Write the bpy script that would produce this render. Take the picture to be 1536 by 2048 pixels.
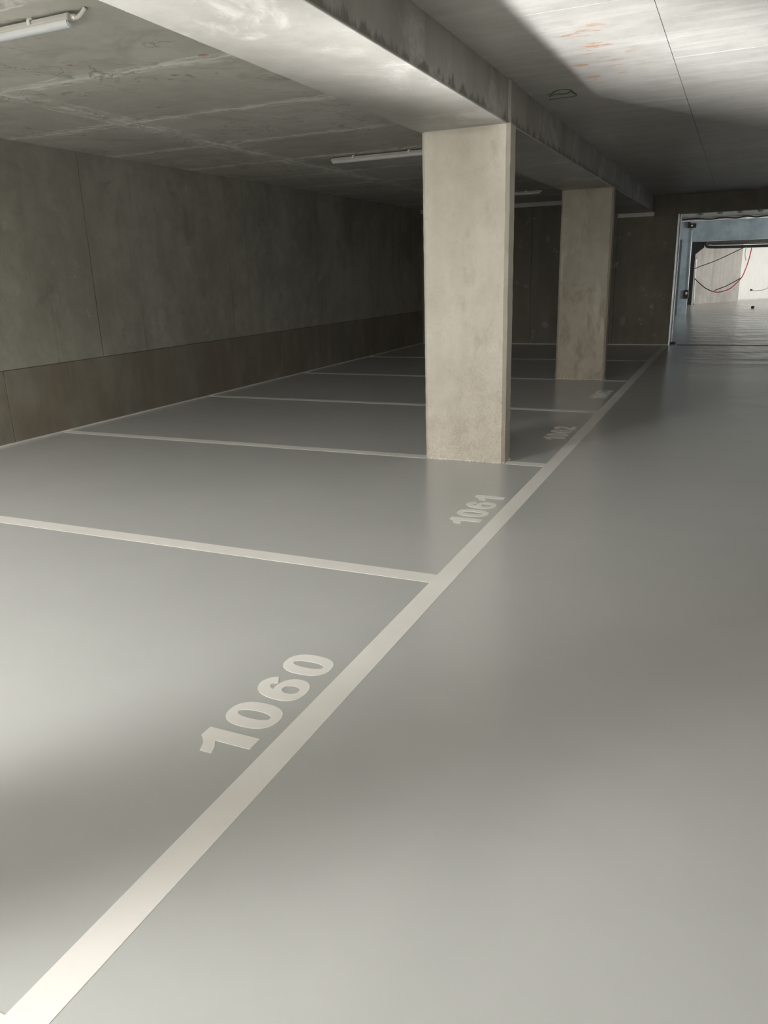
import bpy, bmesh, math, random
from mathutils import Vector, Matrix

for o in list(bpy.data.objects):
    bpy.data.objects.remove(o, do_unlink=True)
S = bpy.context.scene
COL = S.collection
random.seed(7)

# ------------------------------------------------------------------ camera
CAM = (1.264, 3.6871, 1.4607)
YAW, PITCH, ROLL, FPX = -0.4282, -0.2998, -0.0308, 1527.91
fw = Vector((math.sin(YAW)*math.cos(PITCH), math.cos(YAW)*math.cos(PITCH), math.sin(PITCH)))
rt = Vector((math.cos(YAW), -math.sin(YAW), 0.0))
up = rt.cross(fw)
r2 = rt*math.cos(ROLL) + up*math.sin(ROLL)
u2 = up*math.cos(ROLL) - rt*math.sin(ROLL)
cd = bpy.data.cameras.new('camera')
cd.sensor_fit = 'HORIZONTAL'; cd.sensor_width = 36.0; cd.lens = FPX*36.0/1536.0
cd.clip_start = 0.05; cd.clip_end = 300
cam = bpy.data.objects.new('camera', cd)
m = Matrix((r2, u2, -fw)).transposed().to_4x4()
m.translation = Vector(CAM)
cam.matrix_world = m
COL.objects.link(cam); S.camera = cam

# ------------------------------------------------------------------ world, daylight, exposure
S.view_settings.view_transform = 'Standard'
S.view_settings.look = 'None'
S.view_settings.gamma = 1.0
S.view_settings.use_curve_mapping = False
S.view_settings.exposure = 0.0
w = bpy.data.worlds.new('sky'); S.world = w; w.use_nodes = True
bg = w.node_tree.nodes['Background']
bg.inputs['Color'].default_value = (0.72, 0.84, 1.0, 1); bg.inputs['Strength'].default_value = 1.0


def area(name, loc, target, sx, sy, power, color, spread=180):
    l = bpy.data.lights.new(name, 'AREA'); l.shape = 'RECTANGLE'
    l.size = sx; l.size_y = sy; l.energy = power; l.color = color
    l.spread = math.radians(spread)
    o = bpy.data.objects.new(name, l); COL.objects.link(o)
    o.location = loc
    d = Vector(target) - Vector(loc)
    o.rotation_euler = d.to_track_quat('-Z', 'Y').to_euler()
    return o

# daylight falling through the light well over the bays, left of and behind the camera
area('light_well_daylight', (-4.1, 1.3, 2.80), (-4.08, 1.4, 0.0), 1.3, 1.5, 1220, (1.0, 0.99, 0.965), 180)
# daylight falling through the ramp opening in the slab over the aisle behind the camera
area('ramp_opening_daylight', (2.0, -3.3, 2.78), (2.02, -3.2, 0.0), 3.5, 3.9, 1560, (1.0, 0.97, 0.915), 180)
# narrow upward lamps added to stand in for sun glint off the floor
def glint_standin(name, az, el, sx, power, spread):
    az, el = math.radians(az), math.radians(el)
    area(name, (-3.9, 1.5, 0.05), (-3.9+8.0*math.cos(az), 1.5+8.0*math.sin(az), 0.05+8.0*math.tan(el)), sx, 0.4, power, (1.0, 0.99, 0.97), spread)
glint_standin('slab_glint_standin', 58.0, 14.6, 0.9, 62, 13)
glint_standin('beam_glint_standin', 57.5, 21.5, 0.8, 14, 13)
# daylight entering the far hall from its side opening, then the lobby fill
area('far_hall_daylight', (6.9, 37.0, 1.5), (-1.0, 38.5, 1.0), 7.0, 2.4, 370, (1.0, 0.975, 0.93), 170)
area('lobby_fill', (6.9, 25.6, 1.6), (0.0, 28.3, 0.6), 4.0, 2.2, 140, (0.92, 0.97, 1.0), 118)  # fill lamp added to brighten the blue grey frame

# ------------------------------------------------------------------ measures (metres)
XW = -5.053          # inner face of left wall
XR = 5.8             # right wall
YB = -6.0            # back wall
YF = 19.874          # far wall
ZL, ZR, ZB = 2.766, 2.735, 2.459   # ceiling left of beam, right of beam, beam soffit
BL, BR = -0.993, -0.330            # beam
PL, PR, PD = -0.985, -0.315, 0.19  # pillars
PY = [-0.6, None, 9.476, 14.546]
LW, CW = 0.102, 0.109              # line widths
LY = [4.461, 7.084, 9.584, 12.084, 14.584, 17.084]   # far edges of bay lines

# ------------------------------------------------------------------ node helpers
def new_mat(name):
    mt = bpy.data.materials.new(name); mt.use_nodes = True
    nt = mt.node_tree; b = nt.nodes['Principled BSDF']
    return mt, nt, b


class G:
    """tiny node graph helper"""
    def __init__(s, nt):
        s.nt = nt
        s.pos = nt.nodes.new('ShaderNodeNewGeometry').outputs['Position']
        sp = nt.nodes.new('ShaderNodeSeparateXYZ'); nt.links.new(s.pos, sp.inputs[0])
        s.x, s.y, s.z = sp.outputs

    def put(s, v, sock):
        if hasattr(v, 'links') or hasattr(v, 'is_linked'):
            s.nt.links.new(v, sock)
        else:
            sock.default_value = v

    def m(s, op, a, b=0.0, c=0.0, clamp=False):
        n = s.nt.nodes.new('ShaderNodeMath'); n.operation = op; n.use_clamp = clamp
        s.put(a, n.inputs[0]); s.put(b, n.inputs[1]); s.put(c, n.inputs[2])
        return n.outputs[0]

    def noise(s, scale, detail=4, rough=0.55, vec=None, stretch=None, dist=0.0):
        n = s.nt.nodes.new('ShaderNodeTexNoise')
        n.inputs['Scale'].default_value = scale; n.inputs['Detail'].default_value = detail
        n.inputs['Roughness'].default_value = rough; n.inputs['Distortion'].default_value = dist
        v = vec or s.pos
        if stretch:
            mp = s.nt.nodes.new('ShaderNodeMapping'); mp.inputs['Scale'].default_value = stretch
            s.nt.links.new(v, mp.inputs['Vector']); v = mp.outputs[0]
        s.nt.links.new(v, n.inputs['Vector'])
        return n.outputs['Fac']

    def vor(s, scale):
        n = s.nt.nodes.new('ShaderNodeTexVoronoi'); n.inputs['Scale'].default_value = scale
        s.nt.links.new(s.pos, n.inputs['Vector'])
        return n.outputs['Distance']

    def ramp(s, v, a, b, lo=0.0, hi=1.0):
        n = s.nt.nodes.new('ShaderNodeMapRange'); n.interpolation_type = 'SMOOTHSTEP'
        s.put(v, n.inputs['Value'])
        for i, q in zip(('From Min', 'From Max', 'To Min', 'To Max'), (a, b, lo, hi)):
            s.put(q, n.inputs[i])
        return n.outputs['Result']

    def mix(s, f, a, b, mode='MIX'):
        n = s.nt.nodes.new('ShaderNodeMix'); n.data_type = 'RGBA'; n.blend_type = mode
        s.put(f, n.inputs[0])
        for v, sock in ((a, n.inputs[6]), (b, n.inputs[7])):
            if isinstance(v, tuple):
                v = tuple(v) + ((1,) if len(v) == 3 else ())
            s.put(v, sock)
        return n.outputs[2]

    def bump(s, h, strength, dist, bsdf):
        n = s.nt.nodes.new('ShaderNodeBump')
        n.inputs['Strength'].default_value = strength; n.inputs['Distance'].default_value = dist
        s.put(h, n.inputs['Height']); s.nt.links.new(n.outputs[0], bsdf.inputs['Normal'])


def concrete(name, dark, light, streak=0.35, pores=True, rough=0.75, bump=0.25, extra=None):
    mt, nt, b = new_mat(name); g = G(nt)
    n1 = g.noise(0.9, 6, 0.6); n2 = g.noise(7, 5, 0.6)
    n3 = g.noise(3.0, 5, 0.6, stretch=(2.2, 2.2, 0.35))
    n4 = g.noise(60, 3, 0.6)
    f = g.m('ADD', g.m('MULTIPLY', n1, 0.5), g.m('MULTIPLY', n2, 0.22))
    f = g.m('ADD', f, g.m('MULTIPLY', n3, streak)); f = g.m('ADD', f, g.m('MULTIPLY', n4, 0.1))
    f = g.ramp(f, 0.30 + streak*0.25, 0.55 + streak*0.75)
    c = g.mix(f, dark, light)
    h = g.m('ADD', g.m('MULTIPLY', n2, 0.4), g.m('MULTIPLY', n4, 0.25))
    if pores:
        v = g.vor(16); pm = g.ramp(v, 0.035, 0.06, 1.0, 0.0)
        gate = g.ramp(g.noise(5, 2), 0.55, 0.62)
        pm = g.m('MULTIPLY', pm, gate)
        c = g.mix(g.m('MULTIPLY', pm, 0.7), c, tuple(q*0.35 for q in dark))
        h = g.m('SUBTRACT', h, pm)
    if extra:
        c, h = extra(g, c, h)
    g.nt.links.new(c, b.inputs['Base Color'])
    b.inputs['Roughness'].default_value = rough
    g.bump(h, bump, 0.01, b)
    return mt


def plain(name, col, rough=0.5, metal=0.0, vary=0.12, scale=9):
    mt, nt, b = new_mat(name); g = G(nt)
    n = g.noise(scale, 4)
    f = g.ramp(n, 0.35, 0.65)
    c = g.mix(f, tuple(q*(1-vary) for q in col), tuple(min(1, q*(1+vary)) for q in col))
    nt.links.new(c, b.inputs['Base Color'])
    b.inputs['Roughness'].default_value = rough; b.inputs['Metallic'].default_value = metal
    return mt

# ------------------------------------------------------------------ materials
def wall_extra(g, c, h):
    # damp tide patches and runs
    d = g.ramp(g.noise(1.1, 5, 0.65, stretch=(1, 1, 0.5)), 0.52, 0.66)
    c = g.mix(g.m('MULTIPLY', d, 0.3), c, (0.17, 0.155, 0.125))
    p = g.ramp(g.noise(4.5, 6, 0.7), 0.60, 0.70)
    c = g.mix(g.m('MULTIPLY', p, 0.45), c, (0.50, 0.48, 0.43))
    q = g.ramp(g.noise(2.6, 7, 0.72, stretch=(1, 1, 1.5), dist=0.6), 0.60, 0.70)
    c = g.mix(g.m('MULTIPLY', q, 0.4), c, (0.19, 0.175, 0.145))
    ru = g.ramp(g.noise(1.0, 4, 0.6, stretch=(2.5, 2.5, 0.12)), 0.62, 0.70)
    c = g.mix(g.m('MULTIPLY', ru, 0.35), c, (0.18, 0.165, 0.135))
    return c, h


def kicker_extra(g, c, h):
    d = g.ramp(g.noise(1.7, 4, 0.6, stretch=(1, 1, 0.35), dist=0.6), 0.46, 0.62)
    c = g.mix(g.m('MULTIPLY', d, 0.5), c, (0.20, 0.155, 0.115))
    p = g.ramp(g.noise(3.2, 5, 0.65, stretch=(1.3, 1.3, 0.25)), 0.6, 0.7)
    c = g.mix(g.m('MULTIPLY', p, 0.5), c, (0.33, 0.29, 0.235))
    return c, h


def pillar_extra(g, c, h):
    # coarser, browner foot of the pour and pale laitance near the top
    e = g.m('ADD', g.z, g.m('MULTIPLY', g.noise(2.5, 5, 0.65), 1.6))
    low = g.ramp(e, 0.85, 1.75, 1.0, 0.0)
    grit = g.m('ADD', g.m('MULTIPLY', g.noise(55, 4, 0.75), 0.6), g.m('MULTIPLY', g.noise(11, 4, 0.7), 0.4))
    c = g.mix(g.m('MULTIPLY', g.m('MULTIPLY', low, 0.6), g.ramp(grit, 0.42, 0.60)), c, (0.30, 0.26, 0.21))
    c = g.mix(g.m('MULTIPLY', low, 0.25), c, (0.35, 0.30, 0.25))
    h = g.m('ADD', h, g.m('MULTIPLY', g.m('MULTIPLY', low, grit), 1.6))
    b = g.ramp(g.noise(3.0, 6, 0.7, stretch=(1, 1, 0.45)), 0.56, 0.68)
    c = g.mix(g.m('MULTIPLY', b, 0.36), c, (0.28, 0.245, 0.20))
    mo = g.ramp(g.noise(9, 6, 0.75), 0.56, 0.70)
    c = g.mix(g.m('MULTIPLY', mo, 0.25), c, (0.30, 0.265, 0.22))
    return c, h


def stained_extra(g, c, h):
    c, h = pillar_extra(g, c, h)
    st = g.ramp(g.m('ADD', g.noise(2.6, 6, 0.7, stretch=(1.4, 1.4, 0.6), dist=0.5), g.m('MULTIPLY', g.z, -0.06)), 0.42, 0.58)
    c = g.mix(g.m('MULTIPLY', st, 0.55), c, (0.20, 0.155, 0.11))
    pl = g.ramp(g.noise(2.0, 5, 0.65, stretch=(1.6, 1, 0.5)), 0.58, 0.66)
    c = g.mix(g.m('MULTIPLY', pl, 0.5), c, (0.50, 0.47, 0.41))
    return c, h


def beam_extra(g, c, h):
    # dark honeycombed blotches along the bottom arris, vertical form marks
    e = g.m('ADD', g.m('SUBTRACT', g.z, ZB), g.m('MULTIPLY', g.noise(6, 5, 0.7, stretch=(1, 1.6, 0.4)), -0.30))
    bl = g.ramp(e, -0.135, -0.095, 1.0, 0.0)
    side = g.ramp(g.m('SUBTRACT', g.z, ZB), 0.004, 0.012)
    c = g.mix(g.m('MULTIPLY', g.m('MULTIPLY', bl, side), 0.75), c, (0.10, 0.09, 0.075))
    v = g.ramp(g.noise(2.4, 4, 0.6, stretch=(0.2, 1.3, 0.15)), 0.45, 0.6)
    c = g.mix(g.m('MULTIPLY', g.m('MULTIPLY', v, side), 0.35), c, (0.20, 0.18, 0.15))
    # smears of pale slurry on the soffit
    p = g.ramp(g.noise(1.6, 7, 0.72, dist=0.8), 0.52, 0.66)
    c = g.mix(g.m('MULTIPLY', p, 0.5), c, (0.66, 0.65, 0.63))
    return c, h


def grid_smear(g, xs, y0, dy, wdt, seed=0.0):
    wob = g.m('MULTIPLY', g.m('SUBTRACT', g.noise(1.3, 4, 0.6), 0.5), 0.22)
    wob2 = g.m('MULTIPLY', g.m('SUBTRACT', g.noise(9, 3, 0.6), 0.5), 0.05)
    wb = g.m('ADD', wob, wob2)
    yy = g.m('ADD', g.y, wb)
    t = g.m('DIVIDE', g.m('SUBTRACT', yy, y0), dy)
    fr = g.m('SUBTRACT', t, g.m('ROUND', t))
    dist = g.m('ABSOLUTE', g.m('MULTIPLY', fr, dy))
    for x in xs:
        d2 = g.m('MULTIPLY', g.m('ABSOLUTE', g.m('SUBTRACT', g.m('ADD', g.x, wb), x)), 0.6)
        dist = g.m('MINIMUM', dist, d2)
    brk = g.ramp(g.noise(3.5, 5, 0.65), 0.34, 0.52)
    core = g.ramp(g.m('ABSOLUTE', g.m('SUBTRACT', dist, 0.008)), 0.003, 0.014, 1.0, 0.0)
    rim = g.ramp(g.m('ABSOLUTE', g.m('SUBTRACT', dist, wdt)), 0.004, 0.016, 1.0, 0.0)
    rim = g.m('MULTIPLY', rim, g.ramp(g.noise(2.1, 4, 0.6), 0.46, 0.60))
    band = g.m('MULTIPLY', g.ramp(dist, wdt*0.6, wdt*1.3, 1.0, 0.0), g.ramp(g.noise(6.5, 6, 0.75, dist=0.5), 0.40, 0.66))
    line = g.m('MAXIMUM', g.m('MAXIMUM', g.m('MULTIPLY', core, brk), g.m('MULTIPLY', rim, 0.8)), g.m('MULTIPLY', band, 0.8))
    return line, dist


def ceil_left_extra(g, c, h):
    ln, d = grid_smear(g, [-3.62], 9.40, 1.30, 0.075)
    c = g.mix(g.m('MULTIPLY', ln, 0.9), c, (0.84, 0.83, 0.78))
    sw = g.ramp(g.noise(1.5, 7, 0.7, dist=1.4), 0.5, 0.62)
    c = g.mix(g.m('MULTIPLY', sw, 0.32), c, (0.26, 0.245, 0.215))
    pk = g.ramp(g.noise(0.8, 3), 0.48, 0.62)
    c = g.mix(g.m('MULTIPLY', pk, 0.35), c, (0.40, 0.375, 0.345))
    ring = g.ramp(g.m('ABSOLUTE', g.m('SUBTRACT', g.noise(2.2, 5, 0.6, dist=0.5), 0.56)), 0.004, 0.014, 1.0, 0.0)
    gate = g.ramp(g.noise(0.9, 3), 0.46, 0.54)
    c = g.mix(g.m('MULTIPLY', g.m('MULTIPLY', ring, gate), 0.5), c, (0.17, 0.16, 0.14))
    ru = g.ramp(g.noise(5.5, 3, 0.5, stretch=(1.0, 2.0, 1)), 0.69, 0.73)
    c = g.mix(g.m('MULTIPLY', ru, 0.75), c, (0.33, 0.15, 0.06))
    return c, h


def ceil_right_extra(g, c, h):
    st = g.ramp(g.noise(2.2, 6, 0.68, stretch=(0.45, 3.2, 1), dist=0.3), 0.45, 0.66)
    c = g.mix(g.m('MULTIPLY', st, 0.35), c, (0.56, 0.55, 0.53))
    sp = g.ramp(g.noise(6, 4, 0.6), 0.6, 0.72)
    c = g.mix(g.m('MULTIPLY', sp, 0.25), c, (0.25, 0.24, 0.22))
    # rust runs in one strip of the slab
    ru = g.ramp(g.noise(7.5, 3, 0.55, stretch=(0.75, 1.9, 1)), 0.60, 0.65)
    gx = g.ramp(g.m('ABSOLUTE', g.m('SUBTRACT', g.x, 0.28)), 0.12, 0.36, 1.0, 0.0)
    gy = g.ramp(g.m('ABSOLUTE', g.m('SUBTRACT', g.y, 9.2)), 0.5, 0.95, 1.0, 0.0)
    c = g.mix(g.m('MULTIPLY', g.m('MULTIPLY', ru, 0.62), g.m('MULTIPLY', gx, gy)), c, (0.36, 0.15, 0.05))
    h = g.m('ADD', h, g.m('MULTIPLY', st, 0.4))
    return c, h


M_WALL = concrete('cast_concrete_wall', (0.29, 0.278, 0.24), (0.45, 0.435, 0.38), streak=0.16, extra=wall_extra)
M_KICK = concrete('damp_concrete_upstand', (0.20, 0.182, 0.148), (0.31, 0.285, 0.235), extra=kicker_extra)
M_GAP = plain('joint_mortar_dark', (0.05, 0.046, 0.04), 0.9)
M_PILLAR = concrete('pillar_concrete', (0.43, 0.40, 0.34), (0.585, 0.555, 0.49), streak=0.25, extra=pillar_extra)
M_PILLARS = concrete('stained_dimmed_pillar_concrete', (0.31, 0.28, 0.23), (0.43, 0.40, 0.345), streak=0.25, extra=stained_extra)  # brown stained; base tone also lowered to deepen the dimness back there
M_BEAM = concrete('beam_concrete', (0.30, 0.287, 0.262), (0.42, 0.408, 0.386), streak=0.1, pores=False, rough=0.5, bump=0.15, extra=beam_extra)
M_CEILL = concrete('slab_concrete_matt', (0.42, 0.41, 0.37), (0.56, 0.55, 0.50), streak=0.0, pores=False, extra=ceil_left_extra)
M_CEILR = concrete('slab_concrete_smooth', (0.34, 0.332, 0.312), (0.47, 0.46, 0.44), streak=0.0, pores=False, rough=0.45, bump=0.15, extra=ceil_right_extra)
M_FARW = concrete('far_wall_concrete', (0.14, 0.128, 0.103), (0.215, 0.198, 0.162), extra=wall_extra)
M_HALL = concrete('hall_concrete', (0.31, 0.292, 0.265), (0.43, 0.41, 0.375), extra=wall_extra)
M_HALLW = concrete('whitewashed_concrete', (0.70, 0.69, 0.65), (0.80, 0.79, 0.75), pores=False)
M_MORTAR = concrete('pale_mortar', (0.55, 0.54, 0.50), (0.68, 0.66, 0.62), pores=False)
M_STEEL = plain('galvanised_steel', (0.55, 0.57, 0.58), 0.42, 0.7)
M_BLUE = plain('blue_grey_painted_steel', (0.36, 0.42, 0.445), 0.5, 0.0, 0.16, 3)
M_BLUED = plain('dark_blue_grey_steel', (0.10, 0.125, 0.14), 0.55)
M_BLACK = plain('black_plastic', (0.018, 0.018, 0.020), 0.5)
M_RED = plain('red_cable_sheath', (0.55, 0.07, 0.06), 0.5)
M_LAMPB = plain('lamp_housing_grey', (0.52, 0.51, 0.48), 0.45, 0.0, 0.04)
M_LAMPD = plain('frosted_diffuser', (0.58, 0.60, 0.62), 0.25, 0.0, 0.02)
M_CLIP = plain('bright_clip_steel', (0.75, 0.75, 0.73), 0.35, 0.4)
M_GREEN = plain('green_marker_paint', (0.03, 0.12, 0.035), 0.7)
M_PVC = plain('grey_conduit', (0.42, 0.41, 0.39), 0.5)
M_TRACK = plain('dark_threshold', (0.07, 0.07, 0.068), 0.6)


def floor_mat():
    mt, nt, b = new_mat('grey_epoxy_floor'); g = G(nt)
    n = g.noise(0.5, 3); n2 = g.noise(45, 2)
    c = g.mix(g.ramp(n, 0.3, 0.7), (0.43, 0.436, 0.424), (0.455, 0.461, 0.449))
    sc = g.ramp(g.noise(4.0, 6, 0.7, stretch=(2.6, 1.2, 1)), 0.64, 0.78)
    c = g.mix(g.m('MULTIPLY', sc, 0.22), c, (0.56, 0.56, 0.545))
    dt = g.ramp(g.vor(7), 0.012, 0.02, 1.0, 0.0)
    dt = g.m('MULTIPLY', dt, g.ramp(g.noise(2.3, 2), 0.5, 0.55))
    c = g.mix(g.m('MULTIPLY', dt, 0.5), c, (0.16, 0.155, 0.14))
    nt.links.new(c, b.inputs['Base Color'])
    b.inputs['Roughness'].default_value = 0.22
    b.inputs['IOR'].default_value = 1.5
    # smooth self-levelled bays; wavier, hand-trowelled coat round the far doorway
    wav = g.m('MULTIPLY', g.ramp(g.y, 15.5, 19.5), g.ramp(g.x, -0.2, 1.0))
    h = g.m('ADD', g.m('MULTIPLY', g.noise(1.6, 3, 0.5), 0.22), g.m('MULTIPLY', g.noise(5.0, 3, 0.55), 0.03))
    h = g.m('ADD', h, g.m('MULTIPLY', wav, g.m('MULTIPLY', g.noise(1.5, 4, 0.6, stretch=(0.8, 1.0, 1)), 5.0)))
    g.bump(h, 0.75, 0.03, b)
    return mt


M_FLOOR = floor_mat()


def paint_mat():
    mt, nt, b = new_mat('white_line_paint'); g = G(nt)
    c = g.mix(g.ramp(g.noise(2.0, 4), 0.35, 0.7), (0.72, 0.705, 0.67), (0.77, 0.755, 0.725))
    wv = g.ramp(g.noise(30, 5, 0.7), 0.66, 0.74)
    c = g.mix(g.m('MULTIPLY', wv, 0.25), c, (0.52, 0.51, 0.48))
    nt.links.new(c, b.inputs['Base Color']); b.inputs['Roughness'].default_value = 0.34
    g.bump(g.noise(90, 2), 0.1, 0.002, b)
    return mt


M_PAINT = paint_mat()

# ------------------------------------------------------------------ geometry helpers
def link(name, me, mat, parent=None):
    o = bpy.data.objects.new(name, me); COL.objects.link(o)
    if mat and not me.materials:
        me.materials.append(mat)
    if parent:
        o.parent = parent
        o.matrix_parent_inverse = parent.matrix_world.inverted()
    return o


def tag(o, label=None, cat=None, group=None, kind=None):
    for k, v in (('label', label), ('category', cat), ('group', group), ('kind', kind)):
        if v: o[k] = v
    return o


def empty(name, loc):
    o = bpy.data.objects.new(name, None); COL.objects.link(o); o.location = loc
    o.empty_display_size = 0.1
    o.matrix_world = Matrix.Translation(loc)
    return o


def add_box(bm, x0, x1, y0, y1, z0, z1):
    v = [bm.verts.new(p) for p in ((x0, y0, z0), (x1, y0, z0), (x1, y1, z0), (x0, y1, z0),
                                   (x0, y0, z1), (x1, y0, z1), (x1, y1, z1), (x0, y1, z1))]
    for f in ((3, 2, 1, 0), (4, 5, 6, 7), (0, 1, 5, 4), (1, 2, 6, 5), (2, 3, 7, 6), (3, 0, 4, 7)):
        bm.faces.new([v[i] for i in f])
    return v


def finish(bm, name, smooth=False):
    me = bpy.data.meshes.new(name)
    bmesh.ops.recalc_face_normals(bm, faces=bm.faces)
    bm.to_mesh(me); bm.free()
    if smooth:
        for p in me.polygons: p.use_smooth = True
    return me


def boxes(name, lst, mat, parent=None, bevel=0.0):
    bm = bmesh.new()
    for b in lst: add_box(bm, *b)
    if bevel:
        bmesh.ops.bevel(bm, geom=list(bm.edges), offset=bevel, segments=2, affect='EDGES', profile=0.5)
    return link(name, finish(bm, name), mat, parent)


def prism(bm, poly, axis, a, b):
    """poly of (p, q); axis 'x': (a,p,q) ; 'z': (p,q,a) ; 'y': (p,a,q)"""
    def P(t, p, q):
        return {'x': (t, p, q), 'y': (p, t, q), 'z': (p, q, t)}[axis]
    lo = [bm.verts.new(P(a, *q)) for q in poly]; hi = [bm.verts.new(P(b, *q)) for q in poly]
    n = len(poly)
    bm.faces.new(lo); bm.faces.new(hi)
    for i in range(n):
        bm.faces.new((lo[i], lo[(i+1) % n], hi[(i+1) % n], hi[i]))


def smooth_path(pts, sub=6):
    pts = [Vector(p) for p in pts]
    if len(pts) < 3: return pts
    out = []
    for i in range(len(pts)-1):
        p0 = pts[max(i-1, 0)]; p1 = pts[i]; p2 = pts[i+1]; p3 = pts[min(i+2, len(pts)-1)]
        for k in range(sub):
            t = k/sub
            out.append(0.5*((2*p1) + (p2-p0)*t + (2*p0-5*p1+4*p2-p3)*t*t + (-p0+3*p1-3*p2+p3)*t**3))
    out.append(pts[-1])
    return out


def tube(name, pts, r, mat, parent=None, n=8, sub=6):
    path = smooth_path(pts, sub)
    bm = bmesh.new(); rings = []
    for i, p in enumerate(path):
        d = (path[min(i+1, len(path)-1)] - path[max(i-1, 0)]).normalized()
        a = d.cross(Vector((0, 0, 1)))
        if a.length < 1e-3: a = d.cross(Vector((1, 0, 0)))
        a.normalize(); b = d.cross(a)
        rings.append([bm.verts.new(p + (a*math.cos(2*math.pi*k/n) + b*math.sin(2*math.pi*k/n))*r) for k in range(n)])
    for i in range(len(rings)-1):
        for k in range(n):
            bm.faces.new((rings[i][k], rings[i][(k+1) % n], rings[i+1][(k+1) % n], rings[i+1][k]))
    bm.faces.new(rings[0]); bm.faces.new(rings[-1])
    return link(name, finish(bm, name, True), mat, parent)


def struct(o):
    o['kind'] = 'structure'; return o

# ------------------------------------------------------------------ floor
floor = struct(boxes('floor', [(-6.2, 8.5, -6.5, 47, -0.25, 0.0)], M_FLOOR))

# ------------------------------------------------------------------ left wall with formwork panels
TH = 0.020
GY1 = YB
wl = struct(boxes('wall_left', [(XW-0.35, XW-TH, YB, YF+0.3, 0, ZL+0.2)], M_GAP))
js = [GY1, 0.22, 2.72, 5.22, 7.72, 10.22, 12.75, 15.20, 17.70, YF]
for i in range(len(js)-1):
    pr = 0.008-0.001*i
    boxes('formwork_panel', [(XW-TH, XW+pr, js[i]+0.006, js[i+1]-0.006, 0.703, ZL)], M_WALL, wl)
ks = [GY1, 3.9, 6.4, 8.9, 11.42, 13.95, 16.4, YF]
for i in range(len(ks)-1):
    pr = 0.012-0.0008*i
    boxes('upstand_panel', [(XW-TH, XW+pr, ks[i]+0.002, ks[i+1]-0.002, 0.0, 0.698)], M_KICK, wl, 0.004)
bb = struct(boxes('baseboard_left', [(XW+0.010, XW+0.022, GY1, YF, 0, 0.014)], M_PAINT))

# ------------------------------------------------------------------ ceiling slabs with formwork panels
WX0, WX1, WY0, WY1 = -4.80, -3.40, 0.50, 2.10      # light well
RX0, RX1, RY0, RY1 = 0.2, 3.8, -5.3, -1.3            # ramp opening
ceil = struct(boxes('ceiling', [(-5.4, BL-0.001, YB-0.3, WY0, ZL+0.012, ZL+0.25), (-5.4, BL-0.001, WY1, YF+0.3, ZL+0.012, ZL+0.25),
                                (-5.4, WX0, WY0, WY1, ZL+0.012, ZL+0.25), (WX1, BL-0.001, WY0, WY1, ZL+0.012, ZL+0.25),
                                (BR+0.001, XR+0.3, YB-0.3, RY0, ZR+0.012, ZR+0.28), (BR+0.001, XR+0.3, RY1, YF+0.02, ZR+0.012, ZR+0.28),
                                (BR+0.001, RX0, RY0, RY1, ZR+0.012, ZR+0.28), (RX1, XR+0.3, RY0, RY1, ZR+0.012, ZR+0.28)], M_CEILL))
ceil.data.materials.append(M_CEILR)
for p in ceil.data.polygons[24:]: p.material_index = 1
rows = [9.40 + 1.30*k for k in range(-5, 9)] + [YF]
for i in range(len(rows)-1):
    for x0, x1 in ((XW, -3.62), (-3.62, BL)):
        d = random.uniform(0, 0.003)
        boxes('slab_panel', [(x0+0.0015, x1-0.0015, rows[i]+0.0015, rows[i+1]-0.0015, ZL+d*0.5, ZL+0.012)], M_CEILL, ceil)
rows = [9.50 + 1.32*k for k in range(-5, 8)] + [YF]
for i in range(len(rows)-1):
    for x0, x1 in ((BR, 0.742), (0.742, 3.36), (3.36, XR)):
        d = random.uniform(0, 0.0015)
        boxes('slab_panel', [(x0+0.0018, x1-0.0018, rows[i]+0.0008, rows[i+1]-0.0008, ZR+d*0.5, ZR+0.012)], M_CEILR, ceil)

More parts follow.
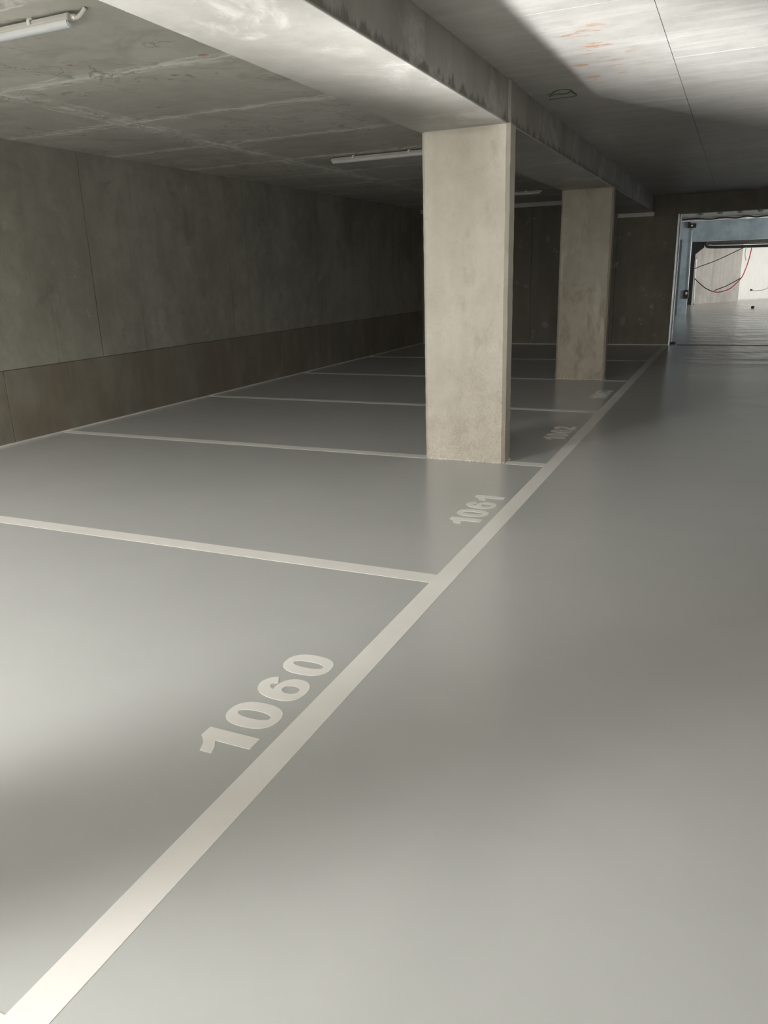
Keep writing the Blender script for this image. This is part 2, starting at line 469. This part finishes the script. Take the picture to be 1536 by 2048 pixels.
# ------------------------------------------------------------------ pillars and beam
def pillar(y, label, mat=M_PILLAR, PL=PL, PR=PR):
    bm = bmesh.new(); c = 0.026
    poly = [(PL+c, y), (PR-c, y), (PR, y+c), (PR, y+PD-c), (PR-c, y+PD), (PL+c, y+PD), (PL, y+PD-c), (PL, y+c)]
    # lower shaft under the beam, uneven foot
    nz = 40
    rings = []
    for k in range(nz+1):
        z = ZB*k/nz
        ring = []
        for (px, py) in poly:
            j = 0.0025 if 0 < k < nz else 0.0
            if k <= 1: j = 0.004
            ring.append(bm.verts.new((px+random.uniform(-j, j)*0.6, py+random.uniform(-j, j)*0.6, z)))
        rings.append(ring)
    n = len(poly)
    for k in range(nz):
        for i in range(n):
            bm.faces.new((rings[k][i], rings[k][(i+1) % n], rings[k+1][(i+1) % n], rings[k+1][i]))
    bm.faces.new(rings[0]); bm.faces.new(rings[-1])
    o = empty('pillar', (0.5*(PL+PR), y+PD/2, 0))
    link('shaft', finish(bm, 'shaft'), mat, o)
    # head that runs up through the beam to the slab
    bm = bmesh.new()
    head = [(PL+0.01, y), (PR-c, y), (PR, y+c), (PR, y+PD-c), (PR-c, y+PD), (PL+0.01, y+PD)]
    prism(bm, head, 'z', ZB, ZL if PR < BL else ZR)
    link('head', finish(bm, 'head'), M_BEAM, o)
    # crumbly mortar bead round the foot
    bm = bmesh.new()
    for (ax, ay), (bx, by) in ((poly[0], poly[1]), (poly[1], poly[2]), (poly[2], poly[3]), (poly[7], poly[0])):
        L = math.hypot(bx-ax, by-ay); k = max(1, int(L/0.022))
        for q in range(k):
            t = (q+random.uniform(0.2, 0.8))/k
            cx, cy = ax+(bx-ax)*t, ay+(by-ay)*t
            r = random.uniform(0.004, 0.010)
            mt = Matrix.Translation((cx, cy, random.uniform(0.0, 0.010))) @ Matrix.Rotation(random.random()*3, 4, 'Z') @ Matrix.Diagonal((1.6, 1, 0.8, 1))
            bmesh.ops.create_icosphere(bm, subdivisions=1, radius=r, matrix=mt)
    f = link('mortar_crumbs', finish(bm, 'mortar_crumbs'), M_MORTAR, o)
    f['kind'] = 'stuff'
    return tag(o, label, 'pillar', 'row of concrete pillars under the beam')


pillar(PY[0], 'pale concrete pillar furthest behind the viewpoint, under the light well side of the beam')
pillar(3.88, 'unseen concrete pillar added left of the beam to shade the near floor', M_PILLAR, -1.66, -1.00)  # unseen blocker, added to cast the soft shadow band across the floor
pillar(PY[2], 'large brightly lit concrete pillar beside bay number 1061')
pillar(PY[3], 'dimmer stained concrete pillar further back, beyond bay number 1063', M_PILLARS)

beam = empty('ceiling_beam', (0.5*(BL+BR), YB, ZB))
ys = [YB] + [v for y in PY if y is not None for v in (y, y+PD)] + [YF]
for i in range(0, len(ys), 2):
    o = boxes('beam_span', [(BL, BR, ys[i], ys[i+1], ZB, ZL+0.1)], M_BEAM, beam, 0.006)
tag(beam, 'long concrete ceiling beam running over the row of pillars', 'beam')

# ------------------------------------------------------------------ far wall, lintel, other walls
XE = 0.112
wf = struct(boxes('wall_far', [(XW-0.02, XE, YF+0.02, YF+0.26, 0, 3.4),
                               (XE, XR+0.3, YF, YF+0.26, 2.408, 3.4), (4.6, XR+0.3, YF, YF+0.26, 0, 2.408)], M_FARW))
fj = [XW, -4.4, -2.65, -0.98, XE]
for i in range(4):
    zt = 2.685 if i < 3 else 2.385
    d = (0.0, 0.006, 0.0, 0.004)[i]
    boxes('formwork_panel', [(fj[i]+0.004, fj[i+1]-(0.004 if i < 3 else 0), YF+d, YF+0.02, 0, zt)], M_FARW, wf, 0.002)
M_PLUG = concrete('plug_mortar', (0.20, 0.19, 0.165), (0.30, 0.285, 0.25), pores=False)
for x, z, rx, rz in ((-2.33, 2.07, 0.045, 0.05), (-0.77, 2.09, 0.05, 0.045), (-2.33, 0.39, 0.07, 0.075), (-0.79, 0.46, 0.06, 0.10)):
    bm = bmesh.new()
    prism(bm, [(x+rx*random.uniform(0.75, 1.15)*math.cos(t*math.pi/5), z+rz*random.uniform(0.75, 1.15)*math.sin(t*math.pi/5)) for t in range(10)], 'y', YF-0.003, YF+0.02)
    link('tie_plug', finish(bm, 'tie_plug'), M_PLUG, wf)
boxes('mortar_joint', [(XW, BL, YF-0.012, YF+0.02, 2.690, ZL)], M_MORTAR, wf)
boxes('mortar_joint', [(BL, BR, YF-0.012, YF+0.02, 2.388, ZB)], M_MORTAR, wf)
struct(boxes('wall_light_well', [(WX0-0.2, WX0, WY0-0.2, WY1+0.2, ZL+0.25, 3.9), (WX1, WX1+0.2, WY0-0.2, WY1+0.2, ZL+0.25, 3.9),
                                 (WX0, WX1, WY0-0.2, WY0, ZL+0.25, 3.9), (WX0, WX1, WY1, WY1+0.2, ZL+0.25, 3.9)], M_WALL))
struct(boxes('wall_right', [(XR, XR+0.3, YB, YF, 0, ZR)], M_WALL))
struct(boxes('wall_back', [(XW-0.3, XR+0.3, YB-0.3, YB, 0, ZL)], M_WALL))
bf = struct(boxes('baseboard_far', [(XW+0.03, XE-0.01, YF-0.012, YF+0.002, 0, 0.012)], M_MORTAR))

# edge guard and guide rail at the end of the far wall
eg = empty('edge_guard', (XE, YF, 0))
boxes('corner_angle', [(XE, XE+0.006, YF-0.004, YF+0.27, 0.0, 2.40), (XE-0.012, XE+0.006, YF-0.006, YF-0.0005, 0.0, 2.40)], M_STEEL, eg)
boxes('guide_rail', [(XE+0.015, XE+0.029, YF+0.27, YF+0.36, 0.04, 2.62)], M_STEEL, eg)
boxes('shadow_channel', [(XE+0.006, XE+0.015, YF+0.27, YF+0.36, 0.0, 2.62)], M_BLACK, eg)
boxes('rail_foot', [(XE+0.006, XE+0.10, YF+0.27, YF+0.40, 0.0, 0.035)], M_BLACK, eg)
tag(eg, 'thin pale steel guard on the wall end beside the far doorway', 'edge guard')
struct(boxes('trim_1', [(XE+0.15, 4.6, YF+0.02, YF+0.10, 0.0, 0.006)], M_TRACK))

# ------------------------------------------------------------------ painted lines
H = 0.001
tag(boxes('aisle_line', [(0, LW, YB+0.5, YF-0.15, 0.0, H)], M_PAINT), 'long white painted line running along the aisle past all the bays', 'floor line')
lab = ['white bay line across the bottom left corner of the picture',
       'wide white bay line just beyond the nearest painted number',
       'white bay line interrupted by the large lit pillar',
       'white bay line midway between the two pillars',
       'thin white bay line level with the dim back pillar',
       'faintest white bay line, nearest the dark far wall']
for i, y in enumerate(LY):
    x0 = XW+0.022
    if i in (0, 2, 4):
        lst = [(x0, PL-0.004, y-CW, y, 0, H), (PR+0.004, -0.0005, y-CW, y, 0, H)]
    else:
        lst = [(x0, -0.0005, y-CW, y, 0, H)]
    tag(boxes('bay_line', lst, M_PAINT), lab[i], 'floor line', 'white bay divider lines')

# ------------------------------------------------------------------ bay numbers (u runs away along +y, v points to -x)
def strip_mesh(bm, pairs, closed=False, h=None):
    """pairs of 2D points (outer, inner) -> thin raised strip"""
    top = [[bm.verts.new((-q[1], q[0], h or H)) for q in pr] for pr in pairs]
    bot = [[bm.verts.new((-q[1], q[0], 0)) for q in pr] for pr in pairs]
    n = len(pairs); rng = range(n if closed else n-1)
    for i in rng:
        j = (i+1) % n
        bm.faces.new((top[i][0], top[j][0], top[j][1], top[i][1]))
        bm.faces.new((top[i][0], top[j][0], bot[j][0], bot[i][0]))
        bm.faces.new((top[i][1], top[j][1], bot[j][1], bot[i][1]))
    if not closed:
        for k in (0, n-1):
            bm.faces.new((top[k][0], top[k][1], bot[k][1], bot[k][0]))


def ring(bm, cu, cv, a, b, ai, bi, ex=2.4, exi=2.2, n=44):
    def se(t, a, b, e):
        c, s = math.cos(t), math.sin(t)
        return (cu+a*math.copysign(abs(c)**(2/e), c), cv+b*math.copysign(abs(s)**(2/e), s))
    strip_mesh(bm, [(se(2*math.pi*k/n, a, b, ex), se(2*math.pi*k/n, ai, bi, exi)) for k in range(n)], True)


def stroke(bm, pts, wd, sub=7):
    path = smooth_path([(p[0], p[1], 0) for p in pts], sub)
    prs = []
    for i, p in enumerate(path):
        d = (path[min(i+1, len(path)-1)]-path[max(i-1, 0)]).normalized()
        nrm = Vector((-d.y, d.x, 0))
        wloc = wd if not callable(wd) else wd(i/(len(path)-1))
        a = p+nrm*wloc/2; b = p-nrm*wloc/2
        prs.append(((a.x, a.y), (b.x, b.y)))
    strip_mesh(bm, prs, False, H*1.3)


def digit(ch):
    """glyph in a box 0.145 wide, 0.20 high, origin lower left"""
    bm = bmesh.new()
    if ch == '1':
        poly = [(0.060, 0), (0.118, 0), (0.118, 0.20), (0.070, 0.20), (0.058, 0.185), (0.036, 0.165), (0.0, 0.150),
                (0.0, 0.105), (0.032, 0.115), (0.060, 0.135)]
        lo = [bm.verts.new((-q[1], q[0], 0)) for q in poly]; hi = [bm.verts.new((-q[1], q[0], H)) for q in poly]
        bm.faces.new(hi)
        for i in range(len(poly)):
            j = (i+1) % len(poly); bm.faces.new((lo[i], lo[j], hi[j], hi[i]))
        bm.normal_update()
        bmesh.ops.triangulate(bm, faces=[f for f in bm.faces if len(f.verts) > 4])
    elif ch == '0':
        ring(bm, 0.0725, 0.10, 0.0725, 0.102, 0.023, 0.066)
    elif ch == '6':
        ring(bm, 0.0735, 0.067, 0.0725, 0.067, 0.026, 0.034, 2.2, 2.1)
        stroke(bm, [(0.118, 0.148), (0.104, 0.170), (0.078, 0.180), (0.048, 0.165), (0.029, 0.128), (0.0245, 0.085), (0.025, 0.06)],
               lambda t: 0.044+0.004*t)
    elif ch == '2':
        stroke(bm, [(0.022, 0.140), (0.036, 0.172), (0.072, 0.181), (0.108, 0.170), (0.117, 0.140), (0.098, 0.105), (0.055, 0.062), (0.034, 0.030)], 0.044)
        strip_mesh(bm, [((0.002, 0.042), (0.002, 0.0)), ((0.143, 0.042), (0.143, 0.0))])
    elif ch == '3':
        stroke(bm, [(0.020, 0.148), (0.040, 0.176), (0.075, 0.181), (0.108, 0.165), (0.108, 0.132), (0.078, 0.110), (0.056, 0.108)], 0.040)
        stroke(bm, [(0.056, 0.108), (0.090, 0.105), (0.118, 0.080), (0.116, 0.042), (0.085, 0.020), (0.045, 0.021), (0.018, 0.055)], 0.042)
    return finish(bm, 'digit')


GLY = {c: digit(c) for c in '01236'}
for mm in GLY.values(): mm.materials.append(M_PAINT)


def number(txt, y0, y1, label):
    o = empty('bay_number', (-0.05, y0, 0))
    adv = {'1': 0.128, '0': 0.152, '6': 0.152, '2': 0.148, '3': 0.148}
    gap = 0.028
    tot = sum(adv[c] for c in txt)+gap*3
    k = (y1-y0)/tot
    u = 0.0
    for c in txt:
        d = link('digit', GLY[c], None, o)
        d.matrix_parent_inverse = Matrix.Identity(4)
        d.location = (0, u*k, 0); d.scale = (1, k, 1)
        u += adv[c]+gap
    return tag(o, label, 'number', 'painted bay numbers')


number('1060', 5.39, 6.106, 'large white painted number 1060 on the nearest bay')
number('1061', 7.916, 8.567, 'white painted number 1061 on the floor before the lit pillar')
number('1062', 10.50, 11.14, 'white painted number 1062 just beyond the lit pillar')
number('1063', 12.96, 13.62, 'faint white painted number 1063 in the dim bay')

# ------------------------------------------------------------------ linear light fittings (switched off)
def fitting(x0, x1, y, label, conduit=False):
    o = empty('light_fitting', (0.5*(x0+x1), y, ZL))
    zt = ZL-0.012
    prof = [(-0.026, zt), (0.026, zt), (0.034, zt-0.026), (0.034, zt-0.033), (-0.034, zt-0.033), (-0.034, zt-0.026)]
    bm = bmesh.new(); prism(bm, [(y+p, z) for p, z in prof], 'x', x0, x1)
    bmesh.ops.bevel(bm, geom=list(bm.edges), offset=0.004, segments=2, affect='EDGES')
    link('housing', finish(bm, 'housing'), M_LAMPB, o)
    bm = bmesh.new()
    dp = [(0.030*math.cos(math.pi*k/10), zt-0.033-0.026*math.sin(math.pi*k/10)**0.7) for k in range(11)]
    prism(bm, [(y+p, z) for p, z in dp], 'x', x0+0.010, x1-0.010)
    bmesh.ops.bevel(bm, geom=[e for e in bm.edges if abs(e.verts[0].co.x-e.verts[1].co.x) < 1e-6], offset=0.006, segments=3, affect='EDGES')
    link('diffuser', finish(bm, 'diffuser', False), M_LAMPD, o)
    L = x1-x0
    for t in (0.23, 0.787):
        cx = x0+L*t
        boxes('clip', [(cx-0.016, cx+0.016, y-0.028, y+0.028, zt, ZL), (cx-0.010, cx+0.010, y-0.040, y-0.034, zt-0.022, zt+0.002)], M_CLIP, o, 0.002)
    for xe, s in ((x0, -1), (x1, 1)):
        boxes('latch', [(xe-0.006+0.004*s, xe+0.006+0.004*s, y-0.014, y+0.014, zt-0.026, zt-0.006)], M_CLIP, o, 0.003)
    if conduit:
        tube('conduit', [(x1+0.004, y, zt-0.016), (x1+0.035, y, zt-0.020), (x1+0.070, y-0.004, zt-0.008), (x1+0.100, y-0.008, ZL-0.002)], 0.011, M_PVC, o, 10)
        tube('gland', [(x1+0.004, y, zt-0.016), (x1+0.026, y, zt-0.018)], 0.014, M_CLIP, o, 10)
    return tag(o, label, 'light fitting', 'linear light fittings on the ceiling')


fitting(-3.12, -1.90, 7.06, 'pale tube light fitting with bent conduit, cut off by the upper left corner', True)
fitting(-3.12, -1.90, 12.16, 'unlit tube light fitting partly hidden behind the lit pillar')
fitting(-3.13, -1.915, 17.40, 'small dim tube light fitting seen between the two pillars')

# green scribble on the slab
gs = empty('ceiling_marking', (-0.12, 10.15, ZR))
def paint_stroke(pts, wd):
    bm = bmesh.new()
    path = smooth_path([(p[0], p[1], ZR-0.002) for p in pts], 6)
    a0 = []
    for i, p in enumerate(path):
        d = (path[min(i+1, len(path)-1)]-path[max(i-1, 0)]).normalized()
        nrm = Vector((-d.y, d.x, 0))*wd/2
        a0.append([bm.verts.new(p+nrm), bm.verts.new(p-nrm), bm.verts.new(p-nrm+Vector((0, 0, 0.006))), bm.verts.new(p+nrm+Vector((0, 0, 0.006)))])
    for i in range(len(a0)-1):
        for k in range(4):
            bm.faces.new((a0[i][k], a0[i][(k+1) % 4], a0[i+1][(k+1) % 4], a0[i+1][k]))
    bm.faces.new(a0[0]); bm.faces.new(a0[-1])
    link('stroke', finish(bm, 'stroke'), M_GREEN, gs)
paint_stroke([(-0.207, 10.124), (-0.16, 10.09), (-0.125, 10.022), (-0.07, 10.00), (-0.02, 10.05), (-0.015, 10.16), (-0.005, 10.23)], 0.014)
paint_stroke([(-0.20, 10.18), (-0.14, 10.13), (-0.08, 10.16), (-0.03, 10.11)], 0.014)
paint_stroke([(-0.232, 10.31), (-0.15, 10.29), (-0.09, 10.29), (-0.012, 10.27)], 0.011)
tag(gs, 'small green scribble on the ceiling beside the beam', 'marking')

# ------------------------------------------------------------------ hall beyond the doorway
YD = 30.20
struct(boxes('wall_hall_left', [(-1.5, -1.2, YF+0.26, 37.0, 0, 3.4)], M_HALL))
struct(boxes('ceiling_hall', [(-6, 8.5, YF+0.26, 47, 3.4, 3.6)], M_CEILL))
struct(boxes('wall_hall_right', [(7.0, 7.3, YF+0.26, 22.8, 0, 3.4), (7.0, 7.3, 27.2, 33.2, 0, 3.4), (7.0, 7.3, 22.8, 27.2, 2.75, 3.4), (7.0, 7.3, 22.8, 27.2, 0, 0.25), (7.0, 7.3, 40.8, 47, 0, 3.4), (7.0, 7.3, 33.2, 40.8, 2.75, 3.4), (7.0, 7.3, 33.2, 40.8, 0, 0.25)], M_HALL))
struct(boxes('wall_hall_back', [(-6, 8.5, 46.7, 47, 0, 3.4)], M_HALL))

hd = struct(boxes('trim_header', [(-1.2, 7.0, YD, YD+0.3, 2.84, 3.4)], M_HALL))
fr = empty('door_frame', (-0.35, YD, 0))
boxes('jamb', [(-0.75, -0.190, YD-0.02, YD+0.16, 0, 2.19)], M_BLUE, fr, 0.006)
boxes('recess_strip', [(-0.545, -0.468, YD-0.026, YD-0.02, 0.0, 2.25)], M_BLUED, fr)
boxes('lintel', [(-0.75, 6.2, YD-0.02, YD+0.16, 2.19, 2.765)], M_BLUE, fr, 0.006)
boxes('lintel_flange', [(-0.17, 6.2, YD-0.05, YD+0.16, 2.172, 2.19)], M_STEEL, fr)
boxes('top_flange', [(-0.75, 6.2, YD-0.10, YD+0.16, 2.805, 2.838)], M_STEEL, fr)
boxes('jamb', [(5.9, 6.2, YD-0.02, YD+0.16, 0, 2.19)], M_BLUE, fr, 0.006)
for x in (0.02, 0.555, 1.10, 1.645, 2.19, 2.73):
    boxes('bracket_plate', [(x-0.044, x+0.044, YD-0.05, YD, 2.935, 3.005)], M_BLUED, fr, 0.004)
tube('closer_rod', [(-0.215, YD-0.06, 2.57), (-0.20, YD-0.06, 1.6), (-0.185, YD-0.06, 0.62)], 0.014, M_STEEL, fr)
bx = boxes('hinge_block', [(-0.335, -0.105, YD-0.10, YD-0.02, 2.575, 2.70), (-0.34, -0.27, YD-0.10, YD-0.02, 2.70, 2.75)], M_BLACK, fr, 0.006)
boxes('bolt', [(-0.245, -0.195, YD-0.115, YD-0.095, 2.62, 2.66)], M_CLIP, bx, 0.004)
bx = boxes('hinge_block', [(-0.305, -0.155, YD-0.10, YD-0.02, 0.50, 0.76)], M_BLACK, fr, 0.02)
boxes('bolt', [(-0.25, -0.195, YD-0.115, YD-0.095, 0.63, 0.70)], M_CLIP, bx, 0.004)
tag(fr, 'blue grey steel door frame seen through the far doorway', 'door frame')
tag(tube('power_cable', [(-0.75, YD-0.17, 2.80), (-0.577, YD-0.17, 2.802), (-0.144, YD-0.17, 2.826), (0.253, YD-0.17, 2.79), (0.657, YD-0.17, 2.816), (1.008, YD-0.17, 2.786), (1.263, YD-0.17, 2.826), (1.524, YD-0.17, 2.785), (1.838, YD-0.17, 2.80), (3.0, YD-0.17, 2.79)], 0.020, M_BLACK),
    'black cable sagging along the top of the blue grey frame', 'cable')

# slanting hall walls
def slab(name, a, b, th, z0, z1, mat):
    a = Vector((a[0], a[1], 0)); b = Vector((b[0], b[1], 0)); d = (b-a).normalized(); n = Vector((-d.y, d.x, 0))*th
    bm = bmesh.new()
    prism(bm, [(q.x, q.y) for q in (a, b, b+n, a+n)], 'z', z0, z1)
    return link(name, finish(bm, name), mat)


wc = struct(slab('wall_hall_stub', (-1.4, 36.52), (1.262, 40.15), 0.5, 0, 3.4, M_HALL))
struct(slab('wall_hall_end', (1.10, 40.65), (6.9, 46.6), 0.3, 0, 3.4, M_HALLW))
bt = struct(slab('baseboard_hall', (1.20, 40.735), (5.0, 44.63), -0.02, 0, 0.05, M_MORTAR))

# black post with gusset, pale rail
bp = empty('black_post', (-0.5, 37.2, 0))
boxes('post', [(-0.72, -0.415, 37.30, 37.42, 0, 2.7)], M_BLACK, bp)
bm = bmesh.new(); prism(bm, [(-0.415, 1.90), (-0.118, 2.145), (-0.118, 2.7), (-0.415, 2.7)], 'y', 37.33, 37.40)
link('gusset', finish(bm, 'gusset'), M_BLACK, bp)
tube('rail', [(-0.372, 37.28, 1.79), (-0.35, 37.28, 0.9), (-0.328, 37.28, 0.0)], 0.022, M_STEEL, bp)
tag(bp, 'black post with a pale rail inside the bright hall', 'post')

pp = empty('drain_pipe', (0.5, 37.3, 2.14))
tube('main_pipe', [(-0.06, 37.30, 2.55), (-0.06, 37.30, 2.28), (-0.03, 37.30, 2.19), (0.07, 37.30, 2.15), (0.6, 37.30, 2.13), (2.1, 37.30, 2.115), (5.5, 37.30, 2.10)], 0.052, M_BLACK, pp, 12)
tube('thin_pipe', [(0.13, 37.30, 2.245), (1.3, 37.30, 2.215), (5.5, 37.30, 2.19)], 0.018, M_BLACK, pp)
tag(pp, 'black pipe with an upturned elbow under the hall ceiling', 'pipe')
dk = empty('cable_tray', (1.5, 37.6, 2.4))
boxes('tray', [(-0.1, 6.5, 37.5, 37.9, 2.24, 2.62)], plain('dark_tray', (0.10, 0.10, 0.10), 0.6), dk)
boxes('tray_lip', [(-0.1, 6.5, 37.47, 37.5, 2.22, 2.245)], M_STEEL, dk)
for x in (0.6, 2.6, 4.6):
    tube('hanger', [(x, 37.7, 2.62), (x, 37.7, 3.4)], 0.012, M_STEEL, dk, 6)
tag(dk, 'dark grey cable tray behind the black hall pipe', 'cable tray')

c = empty('hanging_cable', (1.56, 37.2, 2.07))
tube('red_length', [(1.559, 37.2, 2.09), (1.507, 37.2, 1.676), (1.411, 37.2, 1.26), (1.286, 37.2, 0.954), (0.975, 37.2, 0.617), (0.702, 37.2, 0.498), (0.498, 37.2, 0.468), (0.286, 37.2, 0.514)], 0.020, M_RED, c)
tube('dark_length', [(0.286, 37.2, 0.514), (0.05, 37.2, 0.636), (-0.159, 37.2, 0.808), (-0.36, 37.2, 1.0)], 0.018, M_BLACK, c)
tag(c, 'red and black cable looping down in the bright hall', 'cable')
tag(tube('tie_wire', [(1.301, 37.22, 2.09), (0.404, 37.22, 1.666), (-0.213, 37.21, 1.44), (-0.40, 37.20, 1.36)], 0.015, M_BLACK), 'straight dark cable slanting from the pipe to the post', 'cable')
tag(tube('cable_branch', [(1.286, 37.10, 0.975), (0.811, 37.10, 0.70), (0.474, 37.10, 0.57), (0.40, 37.10, 0.52)], 0.016, M_BLACK), 'short dark cable lying against the red loop', 'cable')
hk = empty('wall_lead', (1.7, 37.2, 0.52))
tube('lead', [(1.72, 37.2, 0.52), (1.918, 37.2, 0.505), (2.269, 37.2, 0.60), (2.9, 37.25, 1.2), (3.2, 37.28, 2.1)], 0.011, M_PVC, hk)
boxes('plug', [(1.655, 1.735, 37.17, 37.23, 0.495, 0.56)], M_BLACK, hk, 0.012)
tag(hk, 'thin grey lead with a small black plug before the bright wall', 'lead')
tag(tube('cable_end', [(1.363, 37.2, 2.10), (1.346, 37.2, 1.906), (1.36, 37.2, 1.75), (1.408, 37.2, 1.60)], 0.012, M_PVC), 'short grey cable end dangling beside the red cable', 'cable')
db = empty('debris_block', (1.755, 33.9, 0))
bm = bmesh.new(); prism(bm, [(1.70, 33.86), (1.80, 33.84), (1.815, 33.93), (1.72, 33.96)], 'z', 0, 0.085)
bmesh.ops.bevel(bm, geom=list(bm.edges), offset=0.012, segments=2, affect='EDGES')
link('block', finish(bm, 'block'), M_BLACK, db)
tag(db, 'small dark block lying on the bright hall floor', 'debris')
